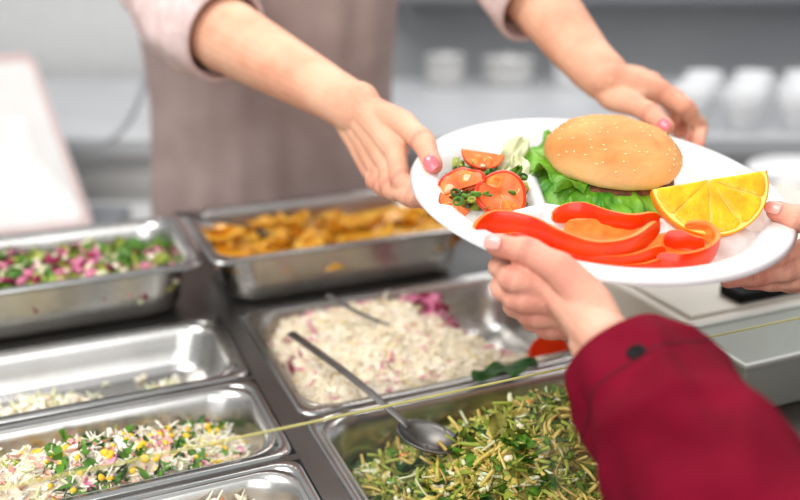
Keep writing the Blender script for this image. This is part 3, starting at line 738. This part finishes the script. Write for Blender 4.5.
# ---------------- plate salad
def tomato(px, py, h, r, nvec, label, arc=360, rot=0):
    c = plt(px, py, h); n = nvec.normalized(); a = n.cross(FW).normalized() if abs(n.dot(FW)) < .98 else RX.copy(); b = n.cross(a).normalized()
    t = thing('tomato_slice', label, 'tomato', c, 'tomato slices in the side salad')
    m = 40; full = arc >= 360; cnt = m if full else m + 1
    def ring(rr, hh): return [c + (a * math.cos(math.radians(rot + arc * k / m)) + b * math.sin(math.radians(rot + arc * k / m))) * rr * (1 + .06 * math.sin(k * .47)) + n * (hh + .0022 * math.sin(k * .31) * (rr / r) ** 2) for k in range(cnt)]
    def strip(name, loops, mt):
        V, Fc = [], []
        for l in loops: V.extend(l)
        for i in range(len(loops) - 1):
            for k in range(m): k2 = (k + 1) % cnt; Fc.append([i * cnt + k, i * cnt + k2, (i + 1) * cnt + k2, (i + 1) * cnt + k])
        return mesh_obj(name, V, Fc, mt, t)
    T = .0022
    strip('skin', [ring(r * .86, T * 1.05), ring(r * .97, T), ring(r * 1.01, T * .3), ring(r * 1.01, -T * .3), ring(r * .97, -T), ring(r * .86, -T * 1.05)], M['tom'])
    strip('flesh', [ring(r * .86, -T), ring(.0003, -T), ring(.0003, T), ring(r * .86, T)], M['tomf'])
    np_ = max(2, int(4 * arc / 360))
    for k in range(np_):
        am = math.radians(rot + arc * (k + .5) / np_); cc = c + (a * math.cos(am) + b * math.sin(am)) * r * .52
        da = (a * math.cos(am) + b * math.sin(am)); db = n.cross(da)
        for sg in (1, -1):
            V, Fc = [], []
            lathe(V, Fc, [(1, -.05), (.85, .6), (.4, 1), (.001, 1.05)], Vector(), Vector((0, 0, 1)), Vector((1, 0, 0)), Vector((0, 1, 0)), 16)
            V = [cc + da * (v.x * r * .27) + db * (v.y * r * .34 * (1 + .45 * v.x)) + n * sg * (T + v.z * .0006) for v in V]
            mesh_obj('seed_pocket', V, Fc, M['tomj'], t)
tomato(501, 195, .004, .0200, cw(.15, .35, -1), 'large tomato slice facing forward at the front of the side salad')
tomato(462, 190, .003, .0195, cw(-.45, .5, -1), 'half tomato slice leaning at the left of the side salad', 200, 150)
tomato(478, 178, .001, .017, cw(-.2, .7, -.9), 'half tomato slice in the middle of the side salad', 220, 300)
tomato(450, 180, -.003, .017, cw(.3, .9, -.5), 'small tomato slice by the left rim of the plate', 200, 60)
tomato(520, 190, -.004, .014, cw(.6, .8, -.6), 'tomato slice tucked low by the plate divider', 220, 200)
def tw(px, py, h, r, ang, label):
    c = plt(px, py, h); ca, sa = math.cos(math.radians(ang)), math.sin(math.radians(ang))
    ex = cw(ca, sa, .05).normalized(); ey = cw(sa * .9, -ca * .9, -.40); ey = (ey - ex * ey.dot(ex)).normalized(); ez = ex.cross(ey).normalized()
    if ez.dot(FW) < 0: ez = -ez
    tomato_chunk(c, r, label, ex, ey, ez, fm='tomf', b0=0, b1=68)
tw(483, 152, .010, .0175, -8, 'orange-red tomato wedge at the back of the side salad')
tw(455, 202, .004, .0125, -35, 'orange-red tomato wedge at the front left of the side salad')
def cabbage(px, py, h, ex, ey, sx, sy, label, seed, mat='cabbage'):
    n = ex.cross(ey).normalized()
    tag(leafy('cabbage_leaf' if mat != 'green' else 'herb_leaf', plt(px, py, h), ex, ey, n, sx, sy, .004, M[mat], seed=seed, G=14, ruf=5), label, 'leaf')
cabbage(512, 156, .006, cw(.5, .8, .1).normalized(), cw(.8, -.5, .2).normalized(), .018, .011, 'white cabbage piece standing between the tomato and the lettuce', 1)
cabbage(520, 170, .003, cw(-.2, .9, .1).normalized(), cw(.9, .2, .2).normalized(), .014, .008, 'pale cabbage piece lower beside the plate divider', 4)
cabbage(515, 178, .009, cw(.3, .9, .1).normalized(), cw(.9, -.3, .2).normalized(), .010, .005, 'green herb leaf on the pale cabbage', 8, 'green')
random.seed(31); V, Fc, mi = [], [], []
for k in range(150):
    px = random.gauss(488, 20); py = random.gauss(186, 13)
    if not (446 < px < 526 and 160 < py < 210): continue
    pv, pf = piece(random.choice(['ring', 'cube', 'shred', 'leaf', 'shred']), random.uniform(.0018, .0036)); R = rotm(); b = len(V); o_ = plt(px, py, random.uniform(-.004, .009))
    V.extend([o_ + R @ p for p in pv]); Fc.extend([[b + i for i in f] for f in pf]); mi.extend([random.choice([0, 0, 1, 2, 4])] * len(pf))
for k in range(170):
    a, b_ = ab(random.uniform(452, 526), random.uniform(166, 210), -.012)
    pv, pf = piece(random.choice(['leaf', 'cube', 'shred']), .006); R = rotm(); b = len(V); o_ = Pm(a, b_, -.012 + random.uniform(0, .006))
    V.extend([o_ + R @ p for p in pv]); Fc.extend([[b + i for i in f] for f in pf]); mi.extend([random.choice([0, 2, 2, 3, 4, 4])] * len(pf))
tag(mesh_obj('chopped_herbs', V, Fc, [M['green'], M['dgreen'], M['lgreen'], M['tomf'], M['cabbage']], mi=mi), 'chopped spring onion and herbs over the tomato slices', 'herbs', kind='stuff')

# ---------------- people
BL = []; CR = []
def finish(o, vox=.0013, it=6):
    m = o.modifiers.new('r', 'REMESH'); m.mode = 'VOXEL'; m.voxel_size = vox; m.use_smooth_shade = True
    m = o.modifiers.new('s', 'SMOOTH'); m.factor = .5; m.iterations = it
    dg = bpy.context.evaluated_depsgraph_get(); dg.update()
    me = bpy.data.meshes.new_from_object(o.evaluated_get(dg))
    o.modifiers.clear(); o.data = me
    me.polygons.foreach_set('use_smooth', [True] * len(me.polygons))
    N = len(me.vertices)
    co0 = np.zeros(N * 3); me.vertices.foreach_get('co', co0); co0 = co0.reshape(-1, 3); co = co0 + np.array(ORG[o.name])
    no = np.zeros(N * 3); me.vertices.foreach_get('normal', no); no = no.reshape(-1, 3)
    val = np.zeros(N); cr = np.zeros(N)
    for p, r, s in BL:
        d2 = ((co - np.array(p)) ** 2).sum(1); val = np.maximum(val, s * np.exp(-d2 / (r * r)))
    for p, d, r, s in CR:
        q = co - np.array(p); ax = q @ np.array(d); ok = ((q ** 2).sum(1) < r * r)
        cr = np.maximum(cr, np.where(ok, s * np.exp(-(ax / .0009) ** 2), 0))
    a1 = me.attributes.new('blush', 'FLOAT', 'POINT'); a1.data.foreach_set('value', val.astype('f'))
    a2 = me.attributes.new('crease', 'FLOAT', 'POINT'); a2.data.foreach_set('value', cr.astype('f'))
    co0 = co0 - no * (cr * .0009)[:, None]
    me.vertices.foreach_set('co', co0.ravel()); me.update()
    BL.clear(); CR.clear()
    return o
def fing(V, Fc, pts, rr):
    P, R = [pts[0]], [rr[0]]
    for i in range(len(pts) - 1):
        P.append(pts[i].lerp(pts[i + 1], .5)); R.append((rr[i] + rr[i + 1]) / 2 * .90)
        P.append(pts[i + 1]); R.append(rr[i + 1] * (1.06 if i < len(pts) - 2 else 1))
    tube(V, Fc, P, R, sub=4, seg=16)
    for p in pts[:-1]: BL.append((p, .011, .38))
    BL.append((pts[-1], .015, .6))
    for i in range(1, len(pts) - 1):
        d = ((pts[i] - pts[i - 1]).normalized() + (pts[i + 1] - pts[i]).normalized()).normalized()
        for k, s in ((-.0022, .34), (0, .48), (.0024, .34)): CR.append((pts[i] + d * k, d, .0125, s))
def hand(V, Fc, W, wr, mcp, fingers, thumb, pr=.0118):
    mc = [Vector(m) for m in mcp]
    side = (mc[0] - mc[3]).normalized()
    for i, m in enumerate(mc):
        w0 = W + side * (.012 - .008 * i)
        mid = w0.lerp(m, .55)
        tube(V, Fc, [w0, mid, m], [wr * .76, wr * .55, pr - .0012 * (i == 3)], sub=6)
    for i in range(3): tube(V, Fc, [W.lerp(mc[i], .6), W.lerp(mc[i + 1], .6)], [.0115, .0105], sub=3)
    for i, (f, m) in enumerate(zip(fingers, mc)):
        k = (1, 1.03, .98, .86)[i]
        fing(V, Fc, [m] + f, [.0102 * k, .0090 * k, .0079 * k, .0063 * k])
    tube(V, Fc, [W.lerp(thumb[0], .3), thumb[0], thumb[1]], [.016, .0152, .0114], sub=6)
    fing(V, Fc, thumb[1:], [.0114, .0102, .0080])
    tube(V, Fc, [thumb[0], mc[0].lerp(W, .25)], [.0125, .0105], sub=4)
    tube(V, Fc, [thumb[1].lerp(thumb[0], .35), mc[0].lerp(W, .15)], [.008, .0085], sub=4)
def nail(o, bvh, px, py, d, wid, ln, mat):
    r = ray(px, py).normalized(); org = ORG[o.name]
    loc, nn, i, dist = bvh.ray_cast(CAM - org, r)
    if loc is None: print('nail miss', px, py); return
    loc = loc + org; d = (d - nn * d.dot(nn)).normalized(); e = nn.cross(d).normalized()
    V, Fc = [], []; G = 10
    for i in range(G + 1):
        for j in range(G + 1):
            x, y = i / G * 2 - 1, j / G * 2 - 1
            xx = x * math.sqrt(1 - y * y / 2.6); yy = y * math.sqrt(1 - x * x / 2.6)
            V.append(loc + e * (xx * wid) + d * (yy * ln) + nn * (.0008 - (xx * wid) ** 2 / (2 * .0085) - .0011 * max(0, -yy) ** 2 - .0008 * max(0, yy) ** 2))
    for i in range(G):
        for j in range(G): Fc.append([i * (G + 1) + j, (i + 1) * (G + 1) + j, (i + 1) * (G + 1) + j + 1, i * (G + 1) + j + 1])
    solid(mesh_obj('fingernail', V, Fc, mat, o), .0004, 0)
def bvh_of(o):
    me = o.data; return BVHTree.FromPolygons([v.co.copy() for v in me.vertices], [list(p.vertices) for p in me.polygons])

# server
V, Fc = [], []
W1 = at(354, 107, .815); El1 = at(188, 14, .95); Sh1 = Vector((-.36, 1.24, 1.40))
W2 = at(600, 76, .87); El2 = at(480, -75, .99); Sh2 = Vector((-.02, 1.28, 1.42))
tube(V, Fc, [Sh1, Sh1.lerp(El1, .5), El1], [.048, .042, .038], seg=24, sub=8)
tube(V, Fc, [El1, El1.lerp(W1, .28), El1.lerp(W1, .62), El1.lerp(W1, .88), W1.lerp(at(380, 130, .775), .2)], [.037, .038, .0305, .0245, .0232], seg=24, sub=8)
tube(V, Fc, [Sh2, Sh2.lerp(El2, .5), El2], [.048, .042, .038], seg=24, sub=8)
tube(V, Fc, [El2, El2.lerp(W2, .3), El2.lerp(W2, .62), El2.lerp(W2, .9), W2.lerp(at(630, 86, .87), .2)], [.038, .039, .032, .0255, .0238], seg=24, sub=8)
tube(V, Fc, [Sh1, Sh1.lerp(Sh2, .5) + Vector((0, .02, .02)), Sh2], [.05, .06, .05], seg=20, sub=6)
tube(V, Fc, [Sh1.lerp(Sh2, .5), Sh1.lerp(Sh2, .5) + Vector((0, 0, .16))], [.06, .052], seg=20, sub=4)
h1t = [at(377, 115, .79), at(403, 123, .757), at(423, 142, .735), plt(433, 165, .0082)]
hand(V, Fc, W1, .0245, [at(396, 150, .757), at(388, 161, .768), at(380, 168, .782), at(372, 170, .797)],
     [[at(401, 180, .728), plt(421, 194, -.018), plt(442, 199, -.021)], [at(391, 188, .742), plt(412, 198, -.022), plt(434, 203, -.022)],
      [at(383, 186, .758), plt(404, 192, -.026), plt(424, 196, -.026)], [at(375, 182, .776), plt(396, 182, -.026), plt(412, 184, -.027)]], h1t)
h2t = [at(614, 96, .86), at(633, 104, .842), at(651, 114, .828), plt(666, 127, .0082)]
hand(V, Fc, W2, .0245, [at(660, 91, .862), at(651, 83, .878), at(639, 78, .892), at(625, 77, .902)],
     [[at(686, 108, .852), plt(700, 127, -.010), plt(698, 146, -.018)], [at(677, 100, .870), plt(690, 120, -.022), plt(690, 140, -.026)],
      [at(664, 95, .887), plt(676, 116, -.028), plt(678, 134, -.030)], [at(648, 93, .899), plt(656, 114, -.030), plt(660, 131, -.032)]], h2t, pr=.0118)
server = mesh_obj('person', V, Fc, M['skin'], origin=(-.19, 1.3, 0))
tag(finish(server), 'person in a taupe apron and pink shirt handing over the plate across the counter', 'person')
b = bvh_of(server)
nail(server, b, 431, 163, (h1t[3] - h1t[2]), .0056, .0068, M['nail'])
nail(server, b, 664, 124, (h2t[3] - h2t[2]), .0052, .0062, M['nail'])
def cloth_tube(name, pts, rad, mat, root, seg=72, sub=14, amp=.006, seed=0, freq=1.0, ring=0):
    P, R = catmull(pts, rad, sub); fr = frames(P); V, Fc = [], []; L = 0
    for i, (p, r, (t, n, bb)) in enumerate(zip(P, R, fr)):
        if i: L += (P[i] - P[i - 1]).length
        for k in range(seg):
            a = 6.283 * k / seg
            w = noise.noise(Vector((math.cos(a) * 1.6 * freq, math.sin(a) * 1.6 * freq, L * 16 * freq + seed))) + .5 * noise.noise(Vector((math.cos(a) * 2 + L * 30, math.sin(a) * 2 + L * 18, L * 40 + seed)))
            w += ring * (1 - abs(math.sin(L * 55 + 1.6 * math.cos(a + seed) + 2 * noise.noise(Vector((math.cos(a) * 1.5, math.sin(a) * 1.5, L * 8 + seed))))) - .4)
            e = min(1, .15 + (len(P) - 1 - i) / 12)
            rr = r + amp * w * e; V.append(p + n * (rr * math.cos(a)) + bb * (rr * math.sin(a)))
    for i in range(len(P) - 1):
        for k in range(seg): Fc.append([i * seg + k, i * seg + (k + 1) % seg, (i + 1) * seg + (k + 1) % seg, (i + 1) * seg + k])
    o = mesh_obj(name, V, Fc, mat, root, recalc=True); solid(o, .0018, 0); subs(o, 1); return o, P, R, fr
H1 = El1.lerp(W1, .26); H2 = El2.lerp(W2, .55)
cloth_tube('shirt_sleeve', [Sh1 + Vector((-.0, .03, .02)), Sh1.lerp(El1, .5), El1 + (El1 - W1) * .02, H1], [.080, .060, .053, .048], M['shirt'], server, seed=2, amp=.006, ring=.6)
cloth_tube('shirt_sleeve', [Sh2 + Vector((.0, .03, .02)), Sh2.lerp(El2, .5), El2 + (El2 - W2) * .02, H2], [.085, .066, .056, .048], M['shirt'], server, seed=9, amp=.007, ring=.6)
for HH, EE, WW, rr_ in ((H1, El1, W1, .0495), (H2, El2, W2, .0495)):
    dr = (WW - EE).normalized(); V, Fc = [], []
    a = dr.cross(ZZ).normalized(); bq = dr.cross(a)
    lathe(V, Fc, [(rr_ - .004, -.022), (rr_ + .0012, -.022), (rr_ + .0022, -.012), (rr_ + .0012, -.001), (rr_ - .001, .001), (rr_ - .004, 0)], HH, dr, a, bq, 48)
    mesh_obj('rolled_cuff', V, Fc, M['shirt'], server)
def torso(name, c, prof, mat, root, a0=0, a1=360, off=0, seed=0, amp=.006, rot=0, z0=None, z1=None, fold=0):
    V, Fc = [], []; NA = 110; zs = 50; za, zb = prof[0][0], prof[-1][0]
    if z0 is not None: za = z0
    if z1 is not None: zb = z1
    def rad(z):
        for i in range(len(prof) - 1):
            if prof[i][0] <= z <= prof[i + 1][0] + 1e-6:
                q = (z - prof[i][0]) / (prof[i + 1][0] - prof[i][0]); q = q * q * (3 - 2 * q)
                return [prof[i][k] + (prof[i + 1][k] - prof[i][k]) * q for k in (1, 2)]
        return prof[-1][1:3]
    full = a1 - a0 >= 360; cn = NA if full else NA + 1
    for i in range(zs + 1):
        z = za + (zb - za) * i / zs; rx, ry = rad(z)
        for k in range(cn):
            a = math.radians(a0 + (a1 - a0) * k / NA); w = amp * noise.noise(Vector((math.cos(a) * 2.2, math.sin(a) * 2.2, z * 3.5 + seed)))
            if fold: w += fold * max(0, noise.noise(Vector((math.cos(a) * 4.5, z * 2.6, seed + 5))))
            x = (rx + off + w) * math.cos(a); y = (ry + off + w) * math.sin(a)
            V.append(Vector((c[0] + x * math.cos(rot) - y * math.sin(rot), c[1] + x * math.sin(rot) + y * math.cos(rot), z)))
    for i in range(zs):
        for k in range(NA):
            k2 = (k + 1) % cn; Fc.append([i * cn + k, i * cn + k2, (i + 1) * cn + k2, (i + 1) * cn + k])
    if full: Fc.append([k for k in range(cn)][::-1]); Fc.append([zs * cn + k for k in range(cn)])
    return mesh_obj(name, V, Fc, mat, root)
pf_ = [(.55, .190, .110), (.85, .185, .108), (1.05, .168, .103), (1.25, .178, .110), (1.40, .172, .095), (1.47, .10, .07)]
torso('shirt_body', (-.19, 1.35), pf_, M['shirt'], server, seed=1)
o = torso('apron', (-.19, 1.35), pf_, M['apron'], server, 150, 390, .010, seed=1, amp=.008, z0=.57, z1=1.33, fold=.018); solid(o, .002, 1)
for xx in (-.28, -.10):
    V, Fc = [], []; tube(V, Fc, [Vector((xx, 1.235, 1.30)), Vector((xx, 1.255, 1.42)), Vector((xx * .6 - .07, 1.35, 1.50))], [.007] * 3, seg=8); mesh_obj('apron_strap', V, Fc, M['apron'], server)

# customer
V, Fc = [], []
W3 = at(612, 352, .56); El3 = at(868, 690, .41); Sh3 = Vector((.47, .17, 1.19))
W4 = at(865, 262, .70); El4 = at(1150, 330, .68); Sh4 = Vector((.66, .52, 1.22))
tube(V, Fc, [Sh3, Sh3.lerp(El3, .5), El3], [.045, .04, .036], seg=24, sub=8)
tube(V, Fc, [El3, El3.lerp(W3, .3), El3.lerp(W3, .7), W3.lerp(at(575, 315, .585), .25)], [.035, .036, .026, .0215], seg=24, sub=8)
tube(V, Fc, [Sh4, Sh4.lerp(El4, .5), El4], [.045, .04, .036], seg=24, sub=8)
tube(V, Fc, [El4, El4.lerp(W4, .3), El4.lerp(W4, .7), W4.lerp(at(835, 262, .69), .2)], [.035, .036, .026, .0225], seg=24, sub=8)
ms = Sh3.lerp(Sh4, .5) + Vector((.04, -.03, .02))
tube(V, Fc, [Sh3, ms, Sh4], [.045, .055, .045], seg=20, sub=6)
tube(V, Fc, [ms, ms + Vector((0, 0, .14))], [.055, .048], seg=20, sub=4)
h3t = [at(589, 303, .572), at(560, 269, .575), at(527, 252, .588), plt(497, 245, .0082)]
hand(V, Fc, W3, .0225, [at(553, 289, .590), at(562, 303, .594), at(570, 316, .602), at(577, 328, .61)],
     [[at(513, 280, .588), plt(499, 266, -.018), plt(514, 255, -.022)], [at(519, 299, .592), at(501, 288, .610), plt(516, 272, -.030)],
      [at(532, 315, .602), at(513, 305, .620), plt(528, 285, -.036)], [at(548, 329, .611), at(530, 320, .628), plt(545, 296, -.040)]], h3t, pr=.0112)
h4t = [plt(842, 238, -.008), plt(816, 226, .002), plt(798, 218, .010), plt(777, 211, .0102)]
hand(V, Fc, W4, .0225, [plt(812, 248, -.022), plt(818, 260, -.03), plt(826, 270, -.038), plt(834, 278, -.046)],
     [[plt(778, 257, -.022), plt(748, 265, -.024), plt(716, 271, -.024)], [plt(786, 270, -.032), plt(757, 276, -.034), plt(728, 280, -.034)],
      [plt(797, 279, -.042), plt(772, 282, -.044), plt(748, 282, -.044)], [plt(810, 284, -.050), plt(790, 285, -.052), plt(772, 284, -.052)]], h4t, pr=.0112)
cust = mesh_obj('person', V, Fc, M['skin2'], origin=(.62, .32, 0))
tag(finish(cust), 'person in a maroon jacket reaching in from the right to take the plate', 'person')
b = bvh_of(cust)
nail(cust, b, 492, 242, h3t[3] - h3t[2], .0052, .0064, M['nail2'])
nail(cust, b, 773, 207, h4t[3] - h4t[2], .0052, .0064, M['nail2'])
Hm3 = El3.lerp(W3, .97)
o3, P3, R3, fr3 = cloth_tube('jacket_sleeve', [Sh3 + Vector((.03, 0, .02)), Sh3.lerp(El3, .5), El3 + (El3 - W3) * .05, El3.lerp(W3, .55), El3.lerp(W3, .82), Hm3], [.085, .07, .063, .053, .0445, .0375], M['maroon'], cust, seed=4, amp=.0060, sub=16, ring=1.1)
dg = bpy.context.evaluated_depsgraph_get(); dg.update()
me = o3.evaluated_get(dg).to_mesh(); o3org = ORG[o3.name]
bs = BVHTree.FromPolygons([v.co.copy() for v in me.vertices], [list(p.vertices) for p in me.polygons])
def on_sleeve(px, py):
    loc, nn, i, d = bs.ray_cast(CAM - o3org, ray(px, py).normalized())
    if loc is None: return None, None
    if nn.dot(ray(px, py)) > 0: nn = -nn
    return loc + o3org, nn
p, nn = on_sleeve(636, 352)
if p is not None:
    a = nn.cross(ZZ).normalized(); bb = nn.cross(a)
    lathe_obj('button', [(.0005, .0008), (.003, .0007), (.0042, .0012), (.0054, .0010), (.0058, .0005), (.0056, -.0008)], p, M['dark'], o3, nn, a, bb, 24, False, False)
dr = (W3 - El3).normalized(); sp_ = []
pc3 = El3.lerp(W3, .83); a = dr.cross(ZZ).normalized(); bb = dr.cross(a)
for k in range(49):
    an = 6.283 * k / 48; d_ = a * math.cos(an) + bb * math.sin(an)
    loc, nn, i, dd_ = bs.ray_cast(pc3 + d_ * .09 - o3org, -d_)
    if loc is not None: sp_.append(loc + o3org + d_ * .0001)
if len(sp_) > 20:
    V, Fc = [], []; tube(V, Fc, sp_, [.0005] * len(sp_), seg=6, sub=2); mesh_obj('cuff_seam', V, Fc, M['maroon_d'], o3)
cloth_tube('jacket_sleeve', [Sh4 + Vector((.03, 0, .02)), Sh4.lerp(El4, .5), El4 + (El4 - W4) * .05, El4.lerp(W4, .5), El4.lerp(W4, .93)], [.085, .07, .062, .052, .040], M['maroon'], cust, seed=14, amp=.006, ring=.4)
pc_ = [(.45, .17, .11), (.75, .165, .11), (.95, .155, .105), (1.1, .17, .11), (1.2, .165, .095), (1.27, .09, .065)]
torso('jacket_body', (.66, .30), pc_, M['maroon'], cust, rot=math.radians(62), seed=5)

# ---------------- camera, light
cd = bpy.data.cameras.new('camera'); co = bpy.data.objects.new('camera', cd); COL.objects.link(co)
co.location = CAM; co.rotation_euler = (math.pi / 2 - PT, 0, 0)
cd.sensor_width = 36; cd.lens = FP / 800 * 36; cd.clip_start = .02
cd.dof.use_dof = True; cd.dof.focus_distance = .67; cd.dof.aperture_fstop = 2.4
S.camera = co
def area(name, loc, tgt, sx, sy, pw, col=(1, 1, 1)):
    l = bpy.data.lights.new(name, 'AREA'); l.shape = 'RECTANGLE'; l.size = sx; l.size_y = sy; l.energy = pw; l.color = col
    o = bpy.data.objects.new(name, l); COL.objects.link(o); o.location = loc
    o.rotation_euler = (Vector(tgt) - Vector(loc)).to_track_quat('-Z', 'Y').to_euler()
area('ceiling_light_key', (-.9, .3, 2.5), (.1, .8, .9), 1.0, .8, 25, (1, .98, .95))
area('ceiling_light_back', (.6, 2.0, 2.8), (.2, 1.2, .9), 2.2, 1.0, 34)
area('added_front_fill', (-.2, -1.3, 2.1), (.2, .8, 1.0), 1.8, 1.2, 24)  # unseen fill lamp, added behind the camera to brighten faces turned towards it
w = bpy.data.worlds.new('world'); S.world = w; w.use_nodes = True
bgn = w.node_tree.nodes['Background']; bgn.inputs[0].default_value = (.97, .98, 1, 1); bgn.inputs[1].default_value = .70
